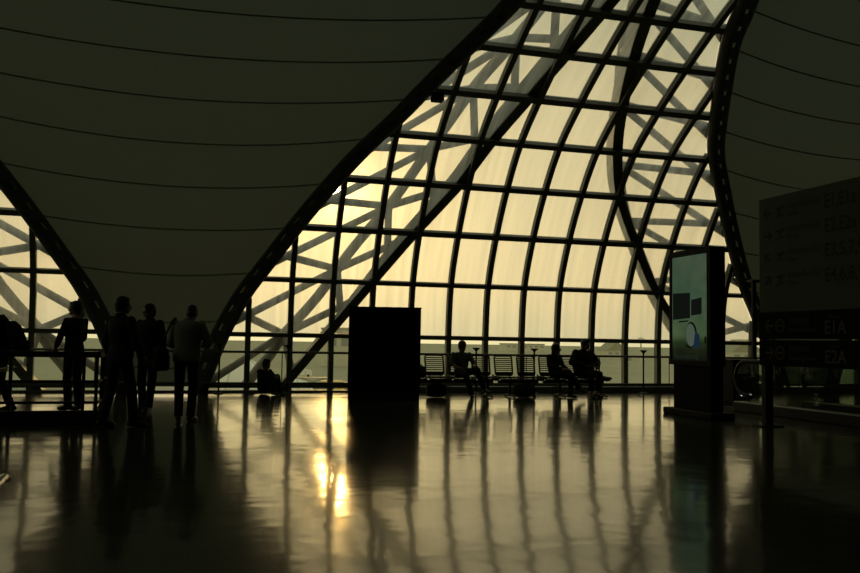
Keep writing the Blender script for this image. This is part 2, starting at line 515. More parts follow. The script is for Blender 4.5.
build_shell()
membrane(XM[0], 0, 'olive fabric ceiling sweeping down to the floor left of the centre glazing')
membrane(XM[1], 1, 'olive fabric ceiling sweeping down behind the grey gate sign at right')
glazing(XG[1], 1, 'large curved glass wall in the centre, gridded with dark mullions')
glazing(XG[0], 2, 'curved glass wall at the left edge, behind the railing')
glazing(XG[2], 3, 'glass wall beyond the right fabric, seen under the black signs')
truss(XM[0], 1, 'arched truss on the left edge of the centre glazing, beside the low sun')
truss(XM[0], -1, 'arched truss along the right edge of the far left glazing')
truss(XM[1], -1, 'arched truss on the right edge of the centre glazing')
truss(XM[1], 1, 'arched truss right of the right fabric, mostly hidden by the signs')
# close the crown above the glass (fabric overhead, out of view)
for i, xc in enumerate(XG):
    bm = B(); prev = None
    for k in range(25):
        s = S_TOP + (SMAX - S_TOP)*k/24
        w = max(HALF - eh(s), .02)
        r = [bm.verts.new(vp(min(max(xc + d*w, XMIN), XMAX), s)) for d in (-1, 1)]
        if prev: bm.faces.new((prev[0], prev[1], r[1], r[0]))
        prev = r
    tag(obj('ceiling', bm, M['fabric']), ('fabric crown of the vault over the left glazing', 'fabric crown of the vault over the centre glazing', 'fabric crown of the vault over the far right glazing')[i], 'fabric ceiling', kind='structure')

# ------------------------------------------------------------------ outside
CAM = V((0, 0, 1.1677))
_F = V((.2747, .9594, .0633)).normalized(); _R = V((.96106, -.27578, .0167)).normalized(); _U = _R.cross(_F)
def at(px, py, Y):
    """the point of the place seen at px, py whose distance beyond the viewer along Y is Y"""
    d = _F + _R*((px-430)/860.3) - _U*((py-286.5)/860.3)
    return CAM + d*(Y/d.y)

GZ = -9.0
bm = B(); lathe(bm, [(.01, 0), (3500, 0), (3500, -.5), (.01, -.5)], (0, 0, GZ), 64)
bmg = obj('ground', bm, M['apron']); tag(bmg, 'pale concrete apron outside the glazing', 'ground', kind='structure')

def dome(px, Y, w, h, label, m, band=None, group=None):
    p = at(px, 360, Y); root = empty('domed_roof', (p.x, p.y, GZ), 0, label, 'roof', group)
    bm = B(); n = 16
    R = []
    for k in range(n):
        t = PI/2*k/n
        R.append((w/2*math.cos(t)**.8, h*math.sin(t)))
    R.append((.05, h))
    lathe(bm, R, (0, 0, 0), 36); obj('roof_sheet', bm, m, root, True)
    for k in range(4):
        a = k*PI/4; bm = B()
        tube(bm, [V((math.cos(a)*r*1.005, math.sin(a)*r*1.005, z+.02)) for r, z in R[:-1]] + [V((-math.cos(a)*r*1.005, -math.sin(a)*r*1.005, z+.02)) for r, z in R[:-1]][::-1], .07, 6)
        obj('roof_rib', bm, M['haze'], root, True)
    if band:
        bm = B(); z0, z1 = h*.55, h*.68
        r0, r1 = interp(z0, [z for r, z in R], [r for r, z in R]), interp(z1, [z for r, z in R], [r for r, z in R])
        lathe(bm, [(r0+.05, z0), (r1+.05, z1), (r1-.05, z1), (r0-.05, z0)], (0, 0, 0), 36); obj('roof_band', bm, M['white'], root, True)
    return root
dome(244, 120, 7.6, 7.3, 'large white domed roof on the apron behind the slanting strut at left', M['white'])
dome(297, 120, 6.0, 4.6, 'low white domed roof showing its top right of the big white one', M['white'])
dome(12, 60, 3.6, 7.2, 'teal domed roof with a white band outside the far left glazing', M['teal'], True)

def van(px, Y, L, label, m, platform=False, group=None):
    p = at(px, 360, Y); root = empty('service_vehicle', (p.x, p.y, GZ), -.2, label, 'vehicle', group)
    bm = B(); box(bm, (-L/2, -.95, .5), (L*.22, .95, 2.2), bev=.1); obj('cargo_body', bm, m, root)
    bm = B(); prism(bm, [(L*.24, .5), (L*.5, .5), (L*.5, 1.25), (L*.42, 1.95), (L*.24, 2.0)], -.9, .9, lambda u, v, d: V((u, d, v))); obj('cab', bm, m, root)
    for sx in (-.32, .34):
        for sy in (-.85, .85):
            bm = B(); tube(bm, [(sx*L, sy-.12, .42), (sx*L, sy+.12, .42)], .42, 14); obj('wheel', bm, M['rubber'], root)
    if platform:
        bm = B()
        box(bm, (-L/2, -.9, 3.4), (L*.3, .9, 3.55)); 
        tube(bm, [(-L*.42, 0, 2.2), (L*.2, 0, 3.4)], .09, 6); tube(bm, [(L*.2, 0, 2.2), (-L*.42, 0, 3.4)], .09, 6)
        obj('lift_platform', bm, M['vehicle'], root)
    return root
van(318, 150, 7, 'grey scissor lift truck parked on the apron near the black panel', M['vehicle'], True)
van(337, 165, 6, 'small yellow service van on the apron just left of the black panel', M['yellow'])
van(660, 130, 7, 'grey service truck on the apron beside the green billboard', M['vehicle'])
van(301, 230, 6, 'pale distant van on the apron above the low white dome', M['white'])

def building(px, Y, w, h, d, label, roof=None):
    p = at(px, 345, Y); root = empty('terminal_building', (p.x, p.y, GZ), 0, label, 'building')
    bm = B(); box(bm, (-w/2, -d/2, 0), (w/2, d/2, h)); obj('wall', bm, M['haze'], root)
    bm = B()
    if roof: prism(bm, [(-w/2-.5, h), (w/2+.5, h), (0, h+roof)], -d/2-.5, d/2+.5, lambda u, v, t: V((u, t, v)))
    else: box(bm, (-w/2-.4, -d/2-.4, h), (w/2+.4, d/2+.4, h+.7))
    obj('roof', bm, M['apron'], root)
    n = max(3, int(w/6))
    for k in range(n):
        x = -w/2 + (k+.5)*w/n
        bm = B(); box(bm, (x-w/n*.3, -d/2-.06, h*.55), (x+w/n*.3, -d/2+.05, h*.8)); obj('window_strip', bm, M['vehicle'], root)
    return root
building(342, 330, 14, 14, 12, 'pale distant block low on the horizon beside the black panel')
building(522, 900, 46, 8.5, 20, 'long low pale building on the hazy horizon behind the middle chairs')
building(612, 520, 14, 6, 14, 'distant pitched roof building on the horizon right of the seated pair', 6)
building(740, 420, 20, 7, 14, 'distant gabled building seen between the billboard and the sign', 7)

p = at(641, 352, 420); root = empty('control_mast', (p.x, p.y, GZ), 0, 'thin far mast with a small round cabin on the horizon', 'mast')
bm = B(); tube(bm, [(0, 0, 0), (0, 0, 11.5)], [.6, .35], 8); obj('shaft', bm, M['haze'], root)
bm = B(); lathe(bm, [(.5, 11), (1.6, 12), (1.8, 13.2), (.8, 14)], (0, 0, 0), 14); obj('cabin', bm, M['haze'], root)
p = at(626, 380, 60); root = empty('lighting_tripod', (p.x, p.y, GZ), 0, 'slim three legged mast on the apron behind a mullion right of the chairs', 'mast')
for k in range(3):
    bm = B(); tube(bm, [(math.cos(k*2.1)*.75, math.sin(k*2.1)*.75, 0), (0, 0, 9)], .05, 6); obj('leg', bm, M['vehicle'], root)
bm = B(); box(bm, (-.35, -.2, 8.9), (.35, .2, 9.15)); obj('lamp_head', bm, M['vehicle'], root)

# ------------------------------------------------------------------ things indoors
# guard rail along the glazing
root = empty('guard_rail', (0, 18.62, 0), 0, 'long thin double guard rail running along the foot of the glazing', 'railing')
bm = B(); tube(bm, [(-15.5, 0, .875), (22, 0, .875)], .026, 8); obj('top_rail', bm, M['frame'], root, True)
bm = B(); tube(bm, [(-15.5, 0, .22), (22, 0, .22)], .018, 8); obj('lower_rail', bm, M['frame'], root, True)
for k in range(20):
    x = -15 + 1.9*k
    bm = B(); tube(bm, [(x, 0, .875), (x, .28, .875), (x, .28, .14)], .012, 6); obj('bracket', bm, M['frame'], root)

# flared posts
def flared_post(x, label):
    root = empty('flared_post', (x, 18.52, 0), 0, label, 'post', 'slender posts with flared tops before the guard rail')
    bm = B(); lathe(bm, [(.11, 0), (.11, .012), (.03, .03), (.02, .05)]); obj('base_plate', bm, M['dark'], root)
    bm = B(); tube(bm, [(0, 0, .03), (0, 0, .98)], .020, 10); obj('pole', bm, M['dark'], root)
    bm = B(); lathe(bm, [(.021, .95), (.035, .975), (.085, 1.02), (.09, 1.035), (.06, 1.035), (.02, .99)]); obj('flared_cup', bm, M['dark'], root)
flared_post(.76, 'slender flared post at the left foot of the centre glazing, beside the sloping truss')
flared_post(2.18, 'slender flared post between the crouching figure and the black panel')
flared_post(6.42, 'slender flared post beside the man sitting cross-legged in the grey shirt')
flared_post(7.84, 'slender flared post before the middle pair of empty chairs')
flared_post(10.67, 'slender flared post standing alone left of the green billboard')

# freestanding black panel
root = empty('display_panel', (3.865, 16.70, 0), -.236, 'tall plain black freestanding panel in the middle of the hall', 'panel')
bm = B(); box(bm, (-.71, -.16, .17), (.71, .16, 1.80), bev=.012); obj('panel_body', bm, M['black_lam'], root)
bm = B(); box(bm, (-.70, -.15, 0), (.70, .15, .17), bev=.006); obj('kick_plate', bm, M['plinth'], root)
bm = B(); box(bm, (-.72, -.17, 1.80), (.72, .17, 1.825), bev=.006); obj('top_cap', bm, M['black_lam'], root)

# beam benches
def rounded_path(w, h, r, z0, n=5):
    out = []
    for cx, cz, a0 in ((w/2-r, h-r, 0), (-w/2+r, h-r, PI/2), (-w/2+r, r, PI), (w/2-r, r, 1.5*PI)):
        for k in range(n+1):
            a = a0 + PI/2*k/n; out.append((cx + r*math.cos(a), z0 + cz + r*math.sin(a)))
    return out + [out[0]]
def bench(n, x, y, label, legs, rz=0, arms=False):
    root = empty('beam_bench', (x, y, 0), rz, label, 'bench', 'rows of slatted metal airport seats')
    P = .5205
    xs = [(i - (n-1)/2)*P for i in range(n)]
    for i, cx in enumerate(xs):
        # seat pan: slatted, dished, front edge rolled down
        bm = B()
        def yz(t): return (-.23 + .45*t, .425 - .02*math.sin(PI*min(1, t*1.1)) - .05*max(0, .12-t)/.12)
        for sx in (-.225, .225):
            tube(bm, [V((cx+sx, *yz(t/10))) for t in range(11)], .014, 6)
        for k in range(10):
            t = (k+.5)/10; yy, zz = yz(t)
            box(bm, (cx-.225, yy-.016, zz-.006), (cx+.225, yy+.016, zz+.006))
        tube(bm, [V((cx-.225, *yz(0))), V((cx+.225, *yz(0)))], .017, 6)
        obj('seat', bm, M['chair'], root)
        # backrest: rounded tube frame with horizontal slats, leaning back
        bm = B(); lean = math.tan(math.radians(13))
        f = lambda u, z: V((cx + u*(1 + .06*(z-.45)), .20 + (z-.45)*lean, z))
        pth = rounded_path(.395, .415, .05, .455)
        tube(bm, [f(u, z) for u, z in pth], .017, 6, caps=False)
        for k in range(7):
            z = .565 + .042*k
            q = [f(-.185, z-.0105), f(.185, z-.0105), f(.185, z+.0105), f(-.185, z+.0105)]
            a = [bm.verts.new(p - V((0, .005, 0))) for p in q]; b = [bm.verts.new(p + V((0, .005, 0))) for p in q]
            bm.faces.new(a[::-1]); bm.faces.new(b)
            for j in range(4): bm.faces.new((a[j], a[(j+1) % 4], b[(j+1) % 4], b[j]))
        q = [f(-.185, .46), f(.185, .46), f(.185, .53), f(-.185, .53)]
        a = [bm.verts.new(p - V((0, .006, 0))) for p in q]; b = [bm.verts.new(p + V((0, .006, 0))) for p in q]
        bm.faces.new(a[::-1]); bm.faces.new(b)
        for j in range(4): bm.faces.new((a[j], a[(j+1) % 4], b[(j+1) % 4], b[j]))
        obj('backrest', bm, M['chair'], root)
        for sx in (-.12, .12):
            bm = B()
            tube(bm, [(cx+sx, .215, .47), (cx+sx, .16, .40), (cx+sx, .0, .355), (cx+sx, -.12, .395)], .012, 6)
            obj('seat_bracket', bm, M['chair'], root)
    bm = B(); box(bm, (xs[0]-.20, -.005, .30), (xs[-1]+.20, .075, .36), bev=.006); obj('beam', bm, M['chair'], root)
    for lx in legs:
        bm = B(); tube(bm, [(lx-x if not rz else lx, .035, .31), (lx-x if not rz else lx, .035, .03)], .028, 10)
        lxx = lx-x if not rz else lx
        tube(bm, [(lxx, -.25, .022), (lxx, -.2, .03), (lxx, .035, .055), (lxx, .25, .03), (lxx, .29, .022)], .022, 8)
        obj('leg', bm, M['chair'], root)
    for e in (xs[0]-.26, xs[-1]+.26) + ((0,) if n == 4 else ()):
        bm = B()
        if arms:
            tube(bm, [(e, .20, .50), (e, .16, .60), (e, -.20, .615), (e, -.275, .60)], .016, 8)
            tube(bm, [(e, .05, .33), (e, .02, .60)], .014, 8)
            obj('armrest', bm, M['chrome'], root, True)
        else:
            prism(bm, [(-.24, .40), (-.22, .44), (.16, .455), (.22, .48), (.20, .37), (0, .34)], e-.012, e+.012, lambda u, v, d: V((d, u, v)))
            obj('end_plate', bm, M['chair'], root)
    return root
BY = 17.30
bench(4, 5.41, BY, 'left bench of slatted metal seats beside the black panel', (4.6, 6.28))
bench(2, 6.97, BY, 'middle bench of two empty slatted metal seats', (6.78, 7.25))
bench(3, 8.27, BY, 'right bench of slatted metal seats holding the seated pair', (7.95, 8.93))
bench(2, -1.165, 3.49, 'bench with a shiny metal armrest poking in at the bottom left edge', (-.3, .3), PI, True)

# luggage under and on the benches
def duffel(x, y, w, d, h, label, m, rz=0):
    root = empty('travel_bag', (x, y, 0), rz, label, 'bag')
    bm = B(); n = 9
    loft(bm, [(V((0, 0, h*.5 if 0 else h*.5)) + V((w*(k/(n-1)-.5), 0, 0)), (0, 1, 0), (0, 0, 1), d/2*(1-.35*abs(2*k/(n-1)-1)**3), h/2*(1-.30*abs(2*k/(n-1)-1)**3)) for k in range(n)], 16)
    for v in bm.verts: v.co.z = max(v.co.z, .004)
    obj('bag_body', bm, m, root, True)
    for s in (-1, 1):
        bm = B(); tube(bm, [V((-.11, s*d*.36, h*.72)), V((-.09, s*d*.18, h*1.05)), V((.09, s*d*.18, h*1.05)), V((.11, s*d*.36, h*.72))], .011, 6); obj('handle', bm, M['bag'], root, True)
    return root
duffel(7.05, BY-.12, .46, .26, .30, 'dark patterned travel bag on the floor under the middle bench', M['bagcheck'], .1)
duffel(5.12, BY-.02, .40, .24, .29, 'dark travel bag on the floor under the left bench beside the panel', M['bag'], -.1)

# green billboard
root = empty('billboard', (8.20, 12.62, 0), 0, 'tall black lightbox billboard with a dim green advert', 'billboard')
L_ = .70; LF = .50
bm = B(); box(bm, (-.20, -.80, 0), (.24, .62, .11), bev=.02); obj('base', bm, M['plinth'], root)
bm = B(); box(bm, (-.10, -.66, .11), (.12, .44, .84), bev=.01); obj('pedestal', bm, M['black_lam'], root)
bm = B(); box(bm, (-.12, -L_, .84), (.14, LF, 2.76), bev=.015); obj('cabinet', bm, M['black'], root)
bm = B()
for lo, hi in (((-.145, -L_, .84), (-.118, LF, .92)), ((-.145, -L_, 2.66), (-.118, LF, 2.76)), ((-.145, -L_, .92), (-.118, -L_+.10, 2.66)), ((-.145, LF-.07, .92), (-.118, LF, 2.66))):
    box(bm, lo, hi, bev=.004)
obj('bezel', bm, M['black'], root)
def ad_mat():
    m = bpy.data.materials.new('backlit_green_advert'); m.use_nodes = True
    nt = m.node_tree; nt.nodes.clear(); N = nt.nodes.new; L = nt.links.new
    tc = N('ShaderNodeTexCoord'); sp = N('ShaderNodeSeparateXYZ'); L(tc.outputs['Object'], sp.inputs[0])
    mr = N('ShaderNodeMapRange'); mr.inputs['From Min'].default_value = .92; mr.inputs['From Max'].default_value = 2.66; L(sp.outputs['Z'], mr.inputs[0])
    rp = N('ShaderNodeValToRGB'); el = rp.color_ramp.elements
    el[0].position = 0; el[0].color = (.003, .006, .003, 1); el[1].position = 1; el[1].color = (.042, .068, .042, 1)
    for p, c in ((.10, (.004, .008, .003, 1)), (.17, (.012, .026, .008, 1)), (.24, (.046, .080, .034, 1)), (.6, (.036, .070, .038, 1))):
        e = el.new(p); e.color = c
    L(mr.outputs[0], rp.inputs[0])
    nz = N('ShaderNodeTexNoise'); nz.inputs['Scale'].default_value = 3; L(tc.outputs['Object'], nz.inputs[0])
    m2 = N('ShaderNodeMapRange'); m2.inputs['To Min'].default_value = .6; m2.inputs['To Max'].default_value = 1.25; L(nz.outputs['Fac'], m2.inputs[0])
    e = N('ShaderNodeEmission'); L(rp.outputs[0], e.inputs[0]); L(m2.outputs[0], e.inputs[1])
    g = N('ShaderNodeBsdfGlossy'); g.inputs['Roughness'].default_value = .1; g.inputs[0].default_value = (.03, .03, .03, 1)
    a = N('ShaderNodeAddShader'); L(e.outputs[0], a.inputs[0]); L(g.outputs[0], a.inputs[1])
    o = N('ShaderNodeOutputMaterial'); L(a.outputs[0], o.inputs[0]); return m
bm = B(); box(bm, (-.128, -.61, .91), (-.12, LF-.05, 2.67)); scr = obj('advert_sheet', bm, ad_mat(), root)
# the printed picture: u runs left to right on the face (towards the viewer = -Y), v up
fa = lambda u, v, d: V((-.129 - d, .43 - u*.87, .92 + v))
pd = emis('print_dark', (.010, .012, .010), .5); pb = emis('print_blue', (.010, .024, .045), .8); pw = emis('print_pale', (.075, .105, .075), .8); pt = emis('print_text', (.03, .036, .03), .6)
bm = B()
prism(bm, [(.03, .68), (.62, .70), (.62, 1.12), (.03, 1.13)], 0, .003, fa)
prism(bm, [(.66, .74), (1.0, .76), (1.0, 1.03), (.66, 1.00)], 0, .003, fa)
prism(bm, [(.24, .63), (.56, .64), (.56, .665), (.24, .655)], 0, .003, fa)
obj('printed_screens', bm, pd, scr)
def blob(cx, cv, ru, rv, tilt, n=20): return [(cx + ru*math.cos(a)*math.cos(tilt) - rv*math.sin(a)*math.sin(tilt), cv + ru*math.cos(a)*math.sin(tilt) + rv*math.sin(a)*math.cos(tilt)) for a in [2*PI*k/n for k in range(n)]]
bm = B(); prism(bm, blob(.66, .43, .19, .21, .2), 0, .002, fa); prism(bm, [(.46, .27), (.60, .24), (.72, .19), (.60, .20), (.48, .22)], 0, .003, fa)
obj('printed_outline', bm, pd, scr)
bm = B(); prism(bm, blob(.64, .42, .155, .19, .25), .002, .004, fa); obj('printed_bird', bm, pw, scr)
bm = B(); prism(bm, [(.74, .22), (.78, .42), (.84, .47), (.93, .42), (.95, .25), (.90, .20)], .003, .006, fa); obj('printed_tail', bm, pb, scr)
bm = B(); prism(bm, blob(1.12, .34, .035, .06, 0), 0, .003, fa); obj('printed_badge', bm, pd, scr)
bm = B(); text_mesh(bm, 'blue a blue trip', .085, lambda u, v, d: fa(.10 + u*1.12, .03 + v, d), depth=.004)
obj('lettering', bm, pt, scr)

# gate sign
root = empty('gate_sign', (8.26, 9.2, 0), 0, 'large grey gate direction sign above two black boards', 'sign')
Y0, Y1 = 1.75, -1.55
bm = B(); box(bm, (-.02, Y1, 1.665), (.16, Y0, 3.36), bev=.012); obj('panel_board', bm, M['signgrey'], root)
bm = B(); box(bm, (-.03, Y1, 1.285), (.16, Y0, 1.655), bev=.008); bb1 = obj('direction_board', bm, M['signblack'], root)
bm = B(); box(bm, (-.03, Y1, .895), (.16, Y0, 1.265), bev=.008); bb2 = obj('direction_board', bm, M['signblack'], root)
for y in (Y0-.06, Y1+.06):
    bm = B(); box(bm, (-.005, y-.05, 0), (.13, y+.05, .9), bev=.008); obj('post', bm, M['dark'], root)
    bm = B(); box(bm, (-.12, y-.12, 0), (.26, y+.12, .02), bev=.004); obj('foot_plate', bm, M['dark'], root)
fs = lambda u, v, d: V((-.02 - d, Y0 - u, v))
fb = lambda u, v, d: V((-.03 - d, Y0 - u, v))
def arrow(bm, u, v, s, ang, f):
    ca, sa = math.cos(ang), math.sin(ang)
    rot = lambda a, b: (u + (a*ca - b*sa)*s, v + (a*sa + b*ca)*s)
    w = .08
    for poly in ([(-.5, -w), (.45, -w), (.45, w), (-.5, w)],
                 [(.5, 0), (.5-.06, .14), (.05, .47), (-.08, .34)][:0] or [(.52, 0), (.10, .46), (-.06, .46), (.36, 0)],
                 [(.52, 0), (.36, 0), (-.06, -.46), (.10, -.46)]):
        prism(bm, [rot(a, b) for a, b in poly], 0, .005, f)
rows = [(3.12, PI, 'E1,E1a'), (2.79, 0, 'E2,E2a'), (2.46, PI*.75, 'E3,5,7,9'), (2.13, PI*.25, 'E4,6,8,10')]
for v, ang, t in rows:
    bm = B(); arrow(bm, .20, v, .17, ang, fs); obj('arrow', bm, M['ink'], root); bm = B()
    # gate pictogram: aeroplane lifting off over a line
    pl = [(.36, .06), (.40, .06), (.44, .02), (.56, .055), (.575, .075), (.55, .085), (.43, .055)]
    prism(bm, [(a, v+b) for a, b in pl], 0, .005, fs)
    prism(bm, [(.47, v+.04), (.50, v+.05), (.46, v-.03), (.43, v-.03)], 0, .005, fs)
    prism(bm, [(.38, v-.075), (.57, v-.055), (.57, v-.04), (.38, v-.06)], 0, .005, fs)
    obj('pictogram', bm, M['ink'], root); bm = B()
    text_mesh(bm, '\u0e17\u0e32\u0e07\u0e2d\u0e2d\u0e01\u0e02\u0e36\u0e49\u0e19\u0e40\u0e04\u0e23\u0e37\u0e48\u0e2d\u0e07', .085, lambda u, w, d: fs(.64 + u*.80, v + .02 + w, d)); obj('lettering', bm, M['ink'], root); bm = B()
    text_mesh(bm, 'Gates', .07, lambda u, w, d: fs(.64 + u, v - .085 + w, d)); obj('lettering', bm, M['ink'], root); bm = B()
    text_mesh(bm, t, .185, lambda u, w, d: fs(1.37 + u*.86, v - .075 + w, d), bold=.004)
    obj('lettering', bm, M['ink'], root)
for v, ang, t, par in ((1.47, PI, 'E1A', bb1), (1.08, 0, 'E2A', bb2)):
    bm = B(); arrow(bm, .24, v, .19, ang, fb); obj('arrow', bm, M['inkgrey'], par); bm = B()
    ring = [2*PI*k/24 for k in range(25)]
    for a, b in zip(ring, ring[1:]):
        prism(bm, [(.47+.10*math.cos(a), v+.10*math.sin(a)), (.47+.10*math.cos(b), v+.10*math.sin(b)), (.47+.078*math.cos(b), v+.078*math.sin(b)), (.47+.078*math.cos(a), v+.078*math.sin(a))], 0, .005, fb)
    prism(bm, [(.41, v-.012), (.53, v-.012), (.53, v+.012), (.41, v+.012)], 0, .005, fb)
    obj('pictogram', bm, M['inkgrey'], par); bm = B()
    text_mesh(bm, '\u0e2b\u0e49\u0e2d\u0e07\u0e2a\u0e39\u0e1a\u0e1a\u0e38\u0e2b\u0e23\u0e35\u0e48', .085, lambda u, w, d: fb(.66 + u*.78, v + .03 + w, d)); obj('lettering', bm, M['inkgrey'], par); bm = B()
    text_mesh(bm, 'Smoking Room', .065, lambda u, w, d: fb(.66 + u, v - .09 + w, d)); obj('lettering', bm, M['inkgrey'], par); bm = B()
    text_mesh(bm, '\u0e43\u0e01\u0e25\u0e49\u0e17\u0e32\u0e07\u0e2d\u0e2d\u0e01', .045, lambda u, w, d: fb(1.42 + u*.8, v + .085 + w, d)); obj('lettering', bm, M['inkgrey'], par); bm = B()
    text_mesh(bm, t, .18, lambda u, w, d: fb(1.36 + u*.95, v - .115 + w, d), bold=.004)
    obj('lettering', bm, M['inkgrey'], par)

# moving walkway behind the sign
root = empty('moving_walkway', (9.72, 13.3, 0), 0, 'moving walkway with dark glass sides behind the black signs', 'moving walkway')
LEN = 10.0
for sx in (0, 1.45):
    bm = B(); box(bm, (sx-.11, -LEN, 0), (sx+.11, .25, .17), bev=.02); obj('skirt', bm, M['dark'], root)
    bm = B(); box(bm, (sx-.115, -LEN, .165), (sx+.115, .2, .18), bev=.003); obj('skirt_trim', bm, M['alu'], root)
    bm = B(); pts = [(-LEN, .17), (-LEN, .86)] + [(.28*math.sin(a), .58 + .28*math.cos(a)) for a in [PI*k/12 for k in range(13)]] + [(-.06, .25), (-.1, .17)]
    prism(bm, pts, sx-.006, sx+.006, lambda u, v, d: V((d, u, v))); obj('glass_side', bm, M['balglass'], root)
    bm = B(); tube(bm, [(sx, -LEN, .90)] + [(sx, .30*math.sin(a), .60 + .30*math.cos(a)) for a in [PI*k/16 for k in range(17)]] + [(sx, -.12, .27)], .038, 10); obj('handrail', bm, M['rubber'], root, True)
bm = B(); box(bm, (.11, -LEN, 0), (1.34, .1, .03)); obj('tread_belt', bm, M['rubber'], root)
bm = B(); box(bm, (.11, .1, 0), (1.34, .9, .035), bev=.004); obj('comb_plate', bm, M['dark'], root)
# dark counter beyond it
p = at(737, 380, 14.9); root = empty('low_counter', (p.x, p.y, 0), 0, 'waist-high dark counter between the billboard and the walkway end', 'counter')
bm = B(); box(bm, (-.30, -.3, .08), (.30, .3, .88), bev=.01); obj('body', bm, M['plinth'], root)
bm = B(); box(bm, (-.28, -.27, 0), (.28, .27, .08)); obj('kick_plate', bm, M['black'], root)
bm = B(); box(bm, (-.32, -.33, .88), (.32, .33, .91), bev=.006); obj('worktop', bm, M['dark'], root)
for k in (-.10, .06):
    bm = B(); box(bm, (k-.03, -.335, .20), (k+.03, -.30, .235), bev=.004); obj('indicator_light', bm, M['led'], root)
# lamp post
p = at(754, 300, 15.4); root = empty('lamp_post', (p.x, p.y, 0), 0, 'thin dark pole with a flat top left of the gate sign', 'pole')
bm = B(); tube(bm, [(0, 0, .02), (0, 0, 2.5)], .05, 10); obj('pole', bm, M['dark'], root)
bm = B(); box(bm, (-.10, -.10, 2.5), (.10, .10, 2.56), bev=.01); obj('lamp_head', bm, M['dark'], root)
bm = B(); lathe(bm, [(.14, 0), (.14, .015), (.05, .03)]); obj('base_plate', bm, M['dark'], root)
# small loudspeaker under a transom
q = at(437.5, 97, 15.55); root = empty('loudspeaker', q, 0, 'small black box speaker hung by the sloping truss high up', 'speaker')
bm = B(); box(bm, (-.11, -.1, -.09), (.11, .1, .07), bev=.012); obj('housing', bm, M['black'], root)
bm = B(); tube(bm, [(0, .05, .0), (0, .35, .12)], .02, 8); obj('bracket', bm, M['dark'], root)

# railing at left round the stair opening
root = empty('stair_railing', (-1.05, 12.2, 0), 0, 'dark metal railing on a low plinth round the opening at left', 'railing')
bm = B(); box(bm, (-9, -.06, 0), (.06, .06, .18), bev=.008); box(bm, (-.06, .05, 0), (.06, 1.9, .18), bev=.008); obj('plinth', bm, M['plinth'], root)
for z, r, h in ((.915, .03, .04), (.56, .012, .018), (.285, .012, .018)):
    bm = B(); box(bm, (-9, -r, z-h), (r, r, z+h), bev=.004); obj('rail', bm, M['dark'], root)
    bm = B(); box(bm, (-r, r, z-h), (r, 1.9, z+h), bev=.004); obj('rail', bm, M['dark'], root)
for px in (-.02, -.18, -1.06, -2.2, -3.3, -4.4, -5.5, -6.6, -7.7):
    bm = B(); box(bm, (px-.02, -.03, .18), (px+.02, .03, .90), bev=.004); obj('post', bm, M['dark'], root)
for py in (.62, 1.25, 1.85):
    bm = B(); box(bm, (-.03, py-.02, .18), (.03, py+.02, .90), bev=.004); obj('post', bm, M['dark'], root)

# ------------------------------------------------------------------ people
def hand(bm, w, d, n, side, s=1.0):
    """palm, four fingers and a thumb; w wrist, d direction, n palm normal (fingers curl towards it)"""
    d = d.normalized(); l = d.cross(n).normalized(); n = l.cross(d).normalized()
    p = w + d*.045*s
    m3 = Matrix((l, d, n)).transposed()
    ball(bm, p, (.038*s, .052*s, .017*s), 12, m3)
    for k, ln in enumerate((.066, .074, .070, .056)):
        o = (k-1.5)*.0205*s
        a = w + d*.085*s + l*o
        sp = l*(k-1.5)*.06
        b = a + (d + sp + n*.25).normalized()*ln*.5*s
        c = b + (d + sp + n*.85).normalized()*ln*.32*s
        e = c + (d + sp + n*1.6).normalized()*ln*.26*s
        tube(bm, [w + d*.05*s + l*o*.8, a, b, c, e], [.010*s, .0095*s, .009*s, .0085*s, .006*s], 8)
    sd = -side
    a = w + d*.025*s + l*sd*.026*s; b = a + (d*.7 + l*sd*.8 + n*.3).normalized()*.036*s; c = b + (d + l*sd*.25 + n*.5).normalized()*.032*s
    tube(bm, [w + d*.015*s, a, b, c], [.012*s, .0125*s, .011*s, .008*s], 8)

